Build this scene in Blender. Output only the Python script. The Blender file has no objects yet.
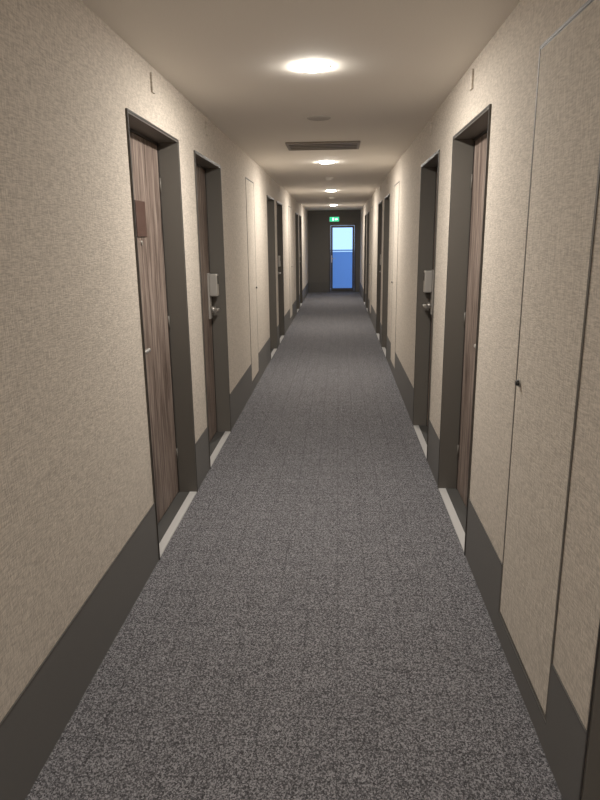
import bpy, bmesh, math
from mathutils import Matrix, Vector
S=bpy.context.scene
COL=S.collection
# ---------------------------------------------------------------- dimensions (metres)
XL,XR=-0.8727,0.6268
H=2.30; HD=2.038
Y0,Y1=-3.0,18.8
XC=(XL+XR)/2
DW=0.87; REC=0.105
# ---------------------------------------------------------------- materials
def mat(name,color=(.5,.5,.5),rough=.6,metal=0.0,spec=.5):
    m=bpy.data.materials.new(name); m.use_nodes=True
    b=m.node_tree.nodes['Principled BSDF']
    b.inputs['Base Color'].default_value=(*color,1); b.inputs['Roughness'].default_value=rough
    b.inputs['Metallic'].default_value=metal; b.inputs['Specular IOR Level'].default_value=spec
    return m
class NT:
    def __init__(s,m): s.t=m.node_tree; s.b=s.t.nodes['Principled BSDF']
    def n(s,ty,**kw):
        x=s.t.nodes.new(ty)
        for k,v in kw.items():
            if k in x.inputs: x.inputs[k].default_value=v
            else: setattr(x,k,v)
        return x
    def l(s,a,b): s.t.links.new(a,b)
def vecscale(N,scale):
    tc=N.n('ShaderNodeTexCoord'); mp=N.n('ShaderNodeMapping'); mp.inputs['Scale'].default_value=scale
    N.l(tc.outputs['Object'],mp.inputs['Vector']); return mp.outputs['Vector']
def ramp(N,fac,stops):
    r=N.n('ShaderNodeValToRGB'); e=r.color_ramp.elements
    e[0].position=stops[0][0]; e[0].color=(*stops[0][1],1)
    e[1].position=stops[-1][0]; e[1].color=(*stops[-1][1],1)
    for p,c in stops[1:-1]:
        q=e.new(p); q.color=(*c,1)
    N.l(fac,r.inputs['Fac']); return r.outputs['Color']
def mixc(N,f,a,b,mode='MIX'):
    x=N.n('ShaderNodeMix'); x.data_type='RGBA'; x.blend_type=mode
    for s,v in ((x.inputs[0],f),(x.inputs[6],a),(x.inputs[7],b)):
        if hasattr(v,'links') or hasattr(v,'is_linked'): N.l(v,s)
        else: s.default_value=v if isinstance(v,float) else (*v,1)
    return x.outputs[2]
def bump(N,h,strength,dist):
    b=N.n('ShaderNodeBump'); b.inputs['Strength'].default_value=strength; b.inputs['Distance'].default_value=dist
    N.l(h,b.inputs['Height']); N.l(b.outputs['Normal'],N.b.inputs['Normal'])

def fabric(name,c1,c2):
    m=mat(name,c1,.85,spec=.2); N=NT(m)
    h=N.n('ShaderNodeTexNoise'); h.inputs['Scale'].default_value=1; h.inputs['Detail'].default_value=2
    N.l(vecscale(N,(36,36,260)),h.inputs['Vector'])
    v=N.n('ShaderNodeTexNoise'); v.inputs['Scale'].default_value=1; v.inputs['Detail'].default_value=2
    N.l(vecscale(N,(260,260,26)),v.inputs['Vector'])
    a=N.n('ShaderNodeMath',operation='ADD'); N.l(h.outputs['Fac'],a.inputs[0]); N.l(v.outputs['Fac'],a.inputs[1])
    k=N.n('ShaderNodeMath',operation='MULTIPLY'); k.inputs[1].default_value=.5; N.l(a.outputs[0],k.inputs[0])
    N.l(ramp(N,k.outputs[0],[(.38,c2),(.60,c1)]),N.b.inputs['Base Color'])
    bump(N,k.outputs[0],.8,.0035)
    return m
M_wall=fabric('wall_fabric',(.68,.61,.53),(.43,.383,.33))
M_panel=fabric('panel_fabric',(.68,.615,.535),(.45,.40,.345))
def ceil_mat():
    m=mat('ceiling_paper',(.52,.46,.39),.9,spec=.15); N=NT(m)
    h=N.n('ShaderNodeTexNoise'); h.inputs['Scale'].default_value=220; h.inputs['Detail'].default_value=3
    N.l(vecscale(N,(1,1,1)),h.inputs['Vector'])
    N.l(ramp(N,h.outputs['Fac'],[(.35,(.82,.77,.70)),(.65,(.91,.86,.79))]),N.b.inputs['Base Color'])
    bump(N,h.outputs['Fac'],.15,.001); return m
M_ceil=ceil_mat()
def carpet():
    m=mat('carpet',(.1,.1,.1),.95,spec=.1); N=NT(m)
    v=N.n('ShaderNodeTexVoronoi'); v.inputs['Scale'].default_value=1
    N.l(vecscale(N,(300,240,100)),v.inputs['Vector'])
    sx=N.n('ShaderNodeSeparateColor'); N.l(v.outputs['Color'],sx.inputs[0])
    n=N.n('ShaderNodeTexNoise'); n.inputs['Scale'].default_value=1; n.inputs['Detail'].default_value=3
    N.l(vecscale(N,(120,100,60)),n.inputs['Vector'])
    a=N.n('ShaderNodeMath',operation='MULTIPLY_ADD'); N.l(n.outputs['Fac'],a.inputs[0]); a.inputs[1].default_value=.7
    s2=N.n('ShaderNodeMath',operation='MULTIPLY'); N.l(sx.outputs[0],s2.inputs[0]); s2.inputs[1].default_value=.65
    N.l(s2.outputs[0],a.inputs[2])
    col=ramp(N,a.outputs[0],[(.36,(.042,.041,.046)),(.66,(.102,.100,.109)),(.95,(.29,.285,.305))])
    br=N.n('ShaderNodeTexBrick'); br.offset=0.0; br.inputs['Scale'].default_value=1
    br.inputs['Color1'].default_value=(1,1,1,1); br.inputs['Color2'].default_value=(.94,.94,.94,1); br.inputs['Mortar'].default_value=(.78,.78,.78,1)
    br.inputs['Mortar Size'].default_value=.004; br.inputs['Brick Width'].default_value=.125; br.inputs['Row Height'].default_value=.125
    N.l(vecscale(N,(1,1,1)),br.inputs['Vector'])
    N.l(mixc(N,1.0,col,br.outputs['Color'],'MULTIPLY'),N.b.inputs['Base Color'])
    bump(N,a.outputs[0],.4,.003); return m
M_carpet=carpet()
def wood(name,dark,mid,light):
    m=mat(name,mid,.5,spec=.3); N=NT(m)
    w=N.n('ShaderNodeTexNoise'); w.inputs['Scale'].default_value=1; w.inputs['Detail'].default_value=6; w.inputs['Roughness'].default_value=.65; w.inputs['Distortion'].default_value=.4
    N.l(vecscale(N,(45,45,2.2)),w.inputs['Vector'])
    f=N.n('ShaderNodeTexNoise'); f.inputs['Scale'].default_value=1; f.inputs['Detail'].default_value=3
    N.l(vecscale(N,(220,220,9)),f.inputs['Vector'])
    a=N.n('ShaderNodeMath',operation='MULTIPLY_ADD'); N.l(f.outputs['Fac'],a.inputs[0]); a.inputs[1].default_value=.35
    N.l(w.outputs['Fac'],a.inputs[2])
    N.l(ramp(N,a.outputs[0],[(.54,dark),(.67,mid),(.82,light)]),N.b.inputs['Base Color'])
    bump(N,a.outputs[0],.15,.001); return m
M_wood=wood('door_wood',(.055,.038,.031),(.165,.122,.102),(.30,.24,.205))
M_frame=mat('frame_taupe',(.11,.10,.088),.5,spec=.35)
M_frame_d=mat('frame_edge_dark',(.025,.022,.02),.5)
M_seam=mat('panel_seam_metal',(.09,.08,.068),.55,.1)
M_base=mat('baseboard_grey',(.122,.119,.115),.6,spec=.3)
M_bead=mat('bead_dark',(.075,.07,.065),.6)
M_thr=mat('threshold_steel',(.62,.61,.60),.4,.2)
M_mat=mat('threshold_dark',(.05,.048,.045),.7)
M_sign=mat('sign_brown',(.055,.024,.018),.45)
M_metal=mat('satin_nickel',(.5,.48,.45),.35,.9)
M_lock=mat('lock_silver',(.50,.48,.45),.4,.45)
M_black=mat('black_plastic',(.015,.015,.015),.4)
M_white=mat('white_plastic',(.84,.80,.74),.5)
M_vent=mat('vent_brown',(.26,.225,.19),.5,.2)
M_ventdark=mat('vent_dark',(.02,.018,.015),.8)
M_spk=mat('speaker_mesh',(.5,.46,.41),.7)
M_end=mat('end_wall_dark',(.085,.078,.07),.6)
M_alu=mat('end_door_aluminium',(.05,.046,.042),.4,.4)
def emit(name,c,s):
    m=mat(name,c); b=m.node_tree.nodes['Principled BSDF']; b.inputs['Emission Color'].default_value=(*c,1); b.inputs['Emission Strength'].default_value=s; return m
M_lamp=emit('led_diffuser',(1,.93,.83),640)
M_exit=emit('exit_green',(.03,.55,.25),1.3)
M_exitw=emit('exit_white',(.7,1,.85),1.6)
m=bpy.data.materials.new('clear_glass'); m.use_nodes=True; b=m.node_tree.nodes['Principled BSDF']
b.inputs['Transmission Weight'].default_value=1; b.inputs['Roughness'].default_value=.0; b.inputs['IOR'].default_value=1.05; b.inputs['Base Color'].default_value=(.85,.93,1,1); M_glass=m
M_out=mat('balcony_panel_blue',(.26,.43,.78),.5)
M_outw=mat('balcony_white',(.42,.55,.75),.6)
M_conc=mat('balcony_concrete',(.5,.5,.5),.8)
# ---------------------------------------------------------------- mesh helper
class MB:
    def __init__(s): s.bm=bmesh.new(); s.mats=[]
    def mi(s,m):
        if m not in s.mats: s.mats.append(m)
        return s.mats.index(m)
    def box(s,x0,x1,y0,y1,z0,z1,m,bev=0):
        x0,x1=sorted((x0,x1)); y0,y1=sorted((y0,y1)); z0,z1=sorted((z0,z1))
        r=bmesh.ops.create_cube(s.bm,size=1)
        bmesh.ops.scale(s.bm,vec=(x1-x0,y1-y0,z1-z0),verts=r['verts'])
        bmesh.ops.translate(s.bm,vec=((x0+x1)/2,(y0+y1)/2,(z0+z1)/2),verts=r['verts'])
        fs=set(f for v in r['verts'] for f in v.link_faces); i=s.mi(m)
        for f in fs: f.material_index=i
        if bev:
            es=list(set(e for v in r['verts'] for e in v.link_edges))
            q=bmesh.ops.bevel(s.bm,geom=es,offset=bev,segments=2,affect='EDGES',profile=.5)
            for f in q['faces']: f.material_index=i
        return s
    def cyl(s,c,axis,r1,r2,depth,m,seg=32):
        r=bmesh.ops.create_cone(s.bm,cap_ends=True,segments=seg,radius1=r1,radius2=r2,depth=depth)
        rot={'z':Matrix(),'x':Matrix.Rotation(math.pi/2,4,'Y'),'y':Matrix.Rotation(-math.pi/2,4,'X')}[axis]
        bmesh.ops.transform(s.bm,matrix=Matrix.Translation(c)@rot,verts=r['verts'])
        i=s.mi(m)
        for f in set(f for v in r['verts'] for f in v.link_faces): f.material_index=i; f.smooth=len(f.verts)==4
        return s
    def lathe(s,c,prof,m,seg=48):  # revolve about z
        i=s.mi(m); rings=[]
        for r,z in prof:
            rings.append([s.bm.verts.new((c[0]+r*math.cos(2*math.pi*k/seg),c[1]+r*math.sin(2*math.pi*k/seg),c[2]+z)) for k in range(seg)])
        for a,b2 in zip(rings,rings[1:]):
            for k in range(seg):
                f=s.bm.faces.new((a[k],a[(k+1)%seg],b2[(k+1)%seg],b2[k])); f.material_index=i; f.smooth=True
        return s
    def obj(s,name,parent=None):
        bmesh.ops.recalc_face_normals(s.bm,faces=s.bm.faces)
        me=bpy.data.meshes.new(name); s.bm.to_mesh(me); s.bm.free()
        for m in s.mats: me.materials.append(m)
        o=bpy.data.objects.new(name,me); COL.objects.link(o)
        if parent: o.parent=parent
        return o
def empty(name,loc=(0,0,0)):
    o=bpy.data.objects.new(name,None); COL.objects.link(o); o.empty_display_size=.1; return o
# ---------------------------------------------------------------- layout
P=5.3
LD=[(2.77-P,'n'),(4.04-P,'f'),(2.77,'n'),(4.04,'f'),(2.77+P,'n'),(4.04+P,'f'),(2.77+2*P,'n'),(4.04+2*P,'f')]
RD=[(-1.9,'n'),(0.50,'f'),(2.87,'n'),(4.24,'f'),(2.87+P,'n'),(4.24+P,'f'),(2.87+2*P,'n'),(4.24+2*P,'f')]
PL=[6.27,6.27+P]
PR=[1.66,1.66+P,1.66+2*P]
PW=.56
# ---------------------------------------------------------------- shell
def side_wall(name,xin,sgn,doors):
    b=MB(); y=Y0; T=.3
    for d,_ in doors:
        b.box(xin,xin+sgn*T,y,d,0,H,M_wall)
        b.box(xin,xin+sgn*T,d,d+DW,HD,H,M_wall)
        y=d+DW
    b.box(xin,xin+sgn*T,y,Y1,0,H,M_wall)
    return b.obj(name)
side_wall('wall_left',XL,-1,LD); side_wall('wall_right',XR,1,RD)
MB().box(XL-.3,XR+.3,Y0-.15,Y1,-.12,0,M_carpet).obj('floor')
MB().box(XL-.3,XR+.3,Y0-.15,Y1,H,H+.12,M_ceil).obj('ceiling')
MB().box(XL-.3,XR+.3,Y0-.15,Y0,0,H,M_wall).obj('wall_back')
EX0,EX1,EZ=-.27,.51,1.93
b=MB()
b.box(XL-.3,EX0,Y1,Y1+.15,-.12,H+.12,M_end); b.box(EX1,XR+.3,Y1,Y1+.15,-.12,H+.12,M_end); b.box(EX0,EX1,Y1,Y1+.15,EZ,H+.12,M_end)
b.box(EX0,EX1,Y1,Y1+.15,-.12,0,M_end)
b.obj('wall_end')
def baseboard(name,xin,sgn,doors,panels):
    b=MB(); cuts=[(d,d+DW,0) for d,_ in doors]+[(p-.012,p+PW+.012,.098) for p in panels]; cuts.sort(); y=Y0
    def seg(a,c,h):
        if c-a<.01: return
        b.box(xin,xin-sgn*.004,a,c,0,h-.006,M_base); b.box(xin,xin-sgn*.005,a,c,h-.006,h,M_bead)
    for a,c,h in cuts:
        seg(y,a,.30)
        if h: seg(a,c,h-.001)
        y=c
    seg(y,Y1-.001,.30); return b.obj(name)
baseboard('baseboard_left',XL,-1,LD,PL); baseboard('baseboard_right',XR,1,RD,PR)
b=MB(); b.box(XL+.008,EX0-.002,Y1-.012,Y1,0,.30,M_bead); b.obj('baseboard_end')
# ---------------------------------------------------------------- room doors
def room_door(n,xin,sgn,y,side,sign):
    e=empty('door_%d'%n); ya,yb=y,y+DW; o=sgn
    xf=xin-o*.006; xb=xin+o*(REC+.05)
    J=.016; E=.0015
    f=MB()
    f.box(xf,xb,ya+E,ya+J,0,HD-E,M_frame); f.box(xf,xb,yb-J,yb-E,0,HD-E,M_frame); f.box(xf,xb,ya+J,yb-J,HD-J,HD-E,M_frame)
    f.box(xf-o*.003,xf,ya+E,ya+.008,0,HD-E,M_frame_d); f.box(xf-o*.003,xf,yb-.008,yb-E,0,HD-E,M_frame_d); f.box(xf-o*.003,xf,ya+.008,yb-.008,HD-.010,HD-E,M_frame_d)
    xs=xin+o*(REC-.004)
    f.box(xs,xb,ya+J,ya+J+.012,0,HD-J,M_frame_d); f.box(xs,xb,yb-J-.012,yb-J,0,HD-J,M_frame_d); f.box(xs,xb,ya+J,yb-J,HD-J-.012,HD-J,M_frame_d)
    f.obj('frame',e)
    xl=xin+o*REC
    MB().box(xl,xl+o*.04,ya+J+.014,yb-J-.014,.012,HD-J-.014,M_wood,.0015).obj('leaf',e)
    t=MB(); t.box(xin-o*.004,xin+o*.038,ya+J,yb-J,0,.006,M_thr); t.box(xin+o*.038,xb,ya+J,yb-J,0,.004,M_mat); t.obj('threshold',e)
    yl=ya+.085 if side=='n' else yb-.10
    k=1 if side=='n' else -1
    L=MB()
    L.box(xl-o*.001,xl-o*.014,yl-.036,yl+.036,.93,1.27,M_lock,.003)
    L.box(xl-o*.014,xl-o*.075,yl-.036,yl+.036,1.10,1.265,M_lock,.008)
    L.box(xl-o*.075,xl-o*.078,yl-.022,yl+.022,1.19,1.25,M_black,.001)
    L.cyl((xl-o*.030,yl,1.00),'x',.024,.024,.034,M_metal)
    L.cyl((xl-o*.055,yl,1.00),'x',.011,.011,.03,M_metal)
    L.cyl((xl-o*.070,yl+k*.055,1.00),'y',.0105,.0105,.13,M_metal)
    L.obj('card_lock',e)
    hy=yb-J-.014 if side=='n' else ya+J+.014
    hg=MB()
    for z in (.25,1.05,1.80): hg.cyl((xl-o*.005,hy,z),'z',.005,.005,.08,M_frame,16)
    hg.obj('hinges',e)
    MB().cyl((xl-o*.003,(ya+yb)/2,1.50),'x',.010,.010,.008,M_metal,20).obj('peephole',e)
    if sign:
        s=MB(); yc=ya+.445
        s.box(xl-o*.0005,xl-o*.007,yc-.08,yc+.08,1.53,1.70,M_sign,.001)
        s.obj('number_sign',e)
n=1
for i,(d,s) in enumerate(LD): room_door(n,XL,-1,d,s,s=='n'); n+=1
for i,(d,s) in enumerate(RD): room_door(n,XR,1,d,s,s=='f' and i>3); n+=1
def plate(xin,o,y):
    MB().box(xin-o*.0,xin-o*.010,y-.022,y+.022,2.18,2.265,M_wall,.002).obj('wall_sensor_plate')
for d,_ in LD[2:6]: plate(XL,-1,d+.43)
for d,_ in RD[2:6]: plate(XR,1,d+.43)
# ---------------------------------------------------------------- flush access panels
def panel(xin,o,y):
    e=empty('utility_access_panel'); z0,z1=.11,2.07; w=.010
    x0,x1=xin-o*.0003,xin-o*.003
    b=MB(); ya,yb=y,y+PW
    b.box(x0,x1,ya-w,ya,z0-w,z1+w,M_seam); b.box(x0,x1,yb,yb+w,z0-w,z1+w,M_seam)
    b.box(x0,x1,ya,yb,z0-w,z0,M_seam); b.box(x0,x1,ya,yb,z1,z1+w,M_seam)
    b.obj('seam_trim',e)
    MB().box(x0,x1+o*.0005,ya+.004,yb-.004,z0+.004,z1-.004,M_panel).obj('leaf',e)
    MB().box(x0,xin-o*.001,ya,yb,z0,z1,M_black).obj('seam_gap_shade',e)  # thin black sheet behind the leaf, paints the shadow in the seam gap
    k=MB(); yk=y+PW-.045
    k.cyl((xin-o*.005,yk,1.02),'x',.014,.014,.005,M_metal); k.cyl((xin-o*.012,yk,1.02),'x',.009,.011,.012,M_black); k.obj('latch_knob',e)
for y in PL: panel(XL,-1,y)
for y in PR: panel(XR,1,y)
# ---------------------------------------------------------------- ceiling fixtures
for y in (-.7,3.31,7.16,11.3,16.0):
    e=empty('recessed_downlight'); c=(XC,y,H)
    MB().lathe(c,[(.082,0),(.081,-.0015),(.076,-.0025),(.073,-.0025),(.073,0)],M_white).obj('trim_ring',e)
    MB().lathe(c,[(.0725,-.002),(.069,-.006),(.060,-.009),(.042,-.0105),(.02,-.011),(.0005,-.0112)],M_lamp).obj('diffuser',e)
e=empty('ceiling_air_vent')
vx0,vx1,vy0,vy1=XC-.325,XC+.305,5.70,6.12
b=MB(); z=H; w=.022
b.box(vx0,vx1,vy0,vy0+w,z-.014,z,M_vent,.002); b.box(vx0,vx1,vy1-w,vy1,z-.014,z,M_vent,.002)
b.box(vx0,vx0+w,vy0+w,vy1-w,z-.014,z,M_vent); b.box(vx1-w,vx1,vy0+w,vy1-w,z-.014,z,M_vent); b.obj('grille_frame',e)
MB().box(vx0+w,vx1-w,vy0+w,vy1-w,z-.002,z,M_ventdark).obj('duct_shade',e)  # flat near-black sheet under the ceiling, paints the shade behind the louvres
b=MB(); ns=4
for i in range(ns):
    yy=vy0+w+(vy1-vy0-2*w)*(i+.5)/ns
    b.box(vx0+w,vx1-w,yy-.025,yy+.025,z-.010,z-.007,M_vent)
b.obj('louvres',e)
e=empty('ceiling_speaker')
MB().lathe((XC-.01,4.62,H),[(.08,0),(.08,-.004),(.072,-.008),(.0005,-.009)],M_spk).obj('cover',e)
for y in (8.94,13.0):
    e=empty('smoke_detector')
    MB().lathe((XC,y,H),[(.055,0),(.055,-.012),(.045,-.03),(.02,-.04),(.0005,-.042)],M_white).obj('body',e)
# exit sign
e=empty('exit_sign')
MB().box(-.25,.02,Y1-.06,Y1-.001,1.985,2.115,M_white,.004).obj('housing',e)
b=MB(); b.box(-.245,.015,Y1-.063,Y1-.0605,1.99,2.11,M_exit); b.box(-.17,-.13,Y1-.065,Y1-.0635,2.01,2.09,M_exitw); b.box(-.10,-.02,Y1-.065,Y1-.0635,2.03,2.07,M_exitw); b.obj('lit_face',e)
# ---------------------------------------------------------------- end door + balcony
e=empty('door_%d'%n)
b=MB(); ya,yb=Y1-.01,Y1+.09; J=.05
b.box(EX0+.001,EX0+J,ya,yb,0,EZ-.001,M_alu,.002); b.box(EX1-J,EX1-.001,ya,yb,0,EZ-.001,M_alu,.002); b.box(EX0+J,EX1-J,ya,yb,EZ-J,EZ-.001,M_alu); b.box(EX0+J,EX1-J,ya,yb,0,.02,M_alu); b.obj('frame',e)
b=MB(); a0,a1=EX0+J+.004,EX1-J-.004; W=.055; ya,yb=Y1+.01,Y1+.05
b.box(a0,a0+W,ya,yb,.024,EZ-J-.004,M_alu); b.box(a1-W,a1,ya,yb,.024,EZ-J-.004,M_alu); b.box(a0+W,a1-W,ya,yb,EZ-J-.06,EZ-J-.004,M_alu); b.box(a0+W,a1-W,ya,yb,.024,.12,M_alu)
b.box(a0+.01,a0+.04,Y1-.012,Y1+.008,.85,1.05,M_metal,.003); b.cyl((a0+.07,Y1-.03,.96),'x',.009,.009,.12,M_metal); b.cyl((a0+.025,Y1-.015,.96),'y',.009,.009,.04,M_metal)
b.obj('leaf',e)
MB().box(a0+W,a1-W,Y1+.027,Y1+.033,.12,EZ-J-.06,M_glass).obj('glass',e)
MB().box(-2.5,2.5,Y1+.15,Y1+1.6,-.15,-.02,M_conc).obj('balcony_slab')
e=empty('balcony_railing')
b=MB(); yr=Y1+1.4
b.box(-2.5,2.5,yr,yr+.03,.02,1.12,M_out); b.obj('privacy_panel',e)
b=MB(); b.box(-2.5,2.5,yr-.03,yr+.06,1.14,1.19,M_outw,.005)
for x in (-2.2,-1.4,-.6,.65,1.4,2.2): b.box(x-.015,x+.015,yr-.04,yr-.001,-.02,1.14,M_outw)
b.obj('rail_and_posts',e)
# ---------------------------------------------------------------- world
w=bpy.data.worlds.new('sky'); S.world=w; w.use_nodes=True
bg=w.node_tree.nodes['Background']; bg.inputs['Color'].default_value=(.40,.62,1,1); bg.inputs['Strength'].default_value=1.7
# ---------------------------------------------------------------- camera
f,p,ps,ro,h=636.54,.2470,.0614,-.0124,1.5065
F=Vector((-math.sin(ps)*math.cos(p),math.cos(ps)*math.cos(p),-math.sin(p)))
R=Vector((math.cos(ps),math.sin(ps),0)); U=R.cross(F)
c,s=math.cos(ro),math.sin(ro)
R2=c*R+s*U; U2=-s*R+c*U
cd=bpy.data.cameras.new('camera'); cam=bpy.data.objects.new('camera',cd); COL.objects.link(cam)
cam.matrix_world=Matrix(((R2.x,U2.x,-F.x,0),(R2.y,U2.y,-F.y,0),(R2.z,U2.z,-F.z,h),(0,0,0,1)))
cd.sensor_fit='VERTICAL'; cd.sensor_height=24; cd.lens=f/800*24; cd.clip_start=.02
S.camera=cam
S.view_settings.view_transform='Standard'
S.view_settings.gamma=1.12
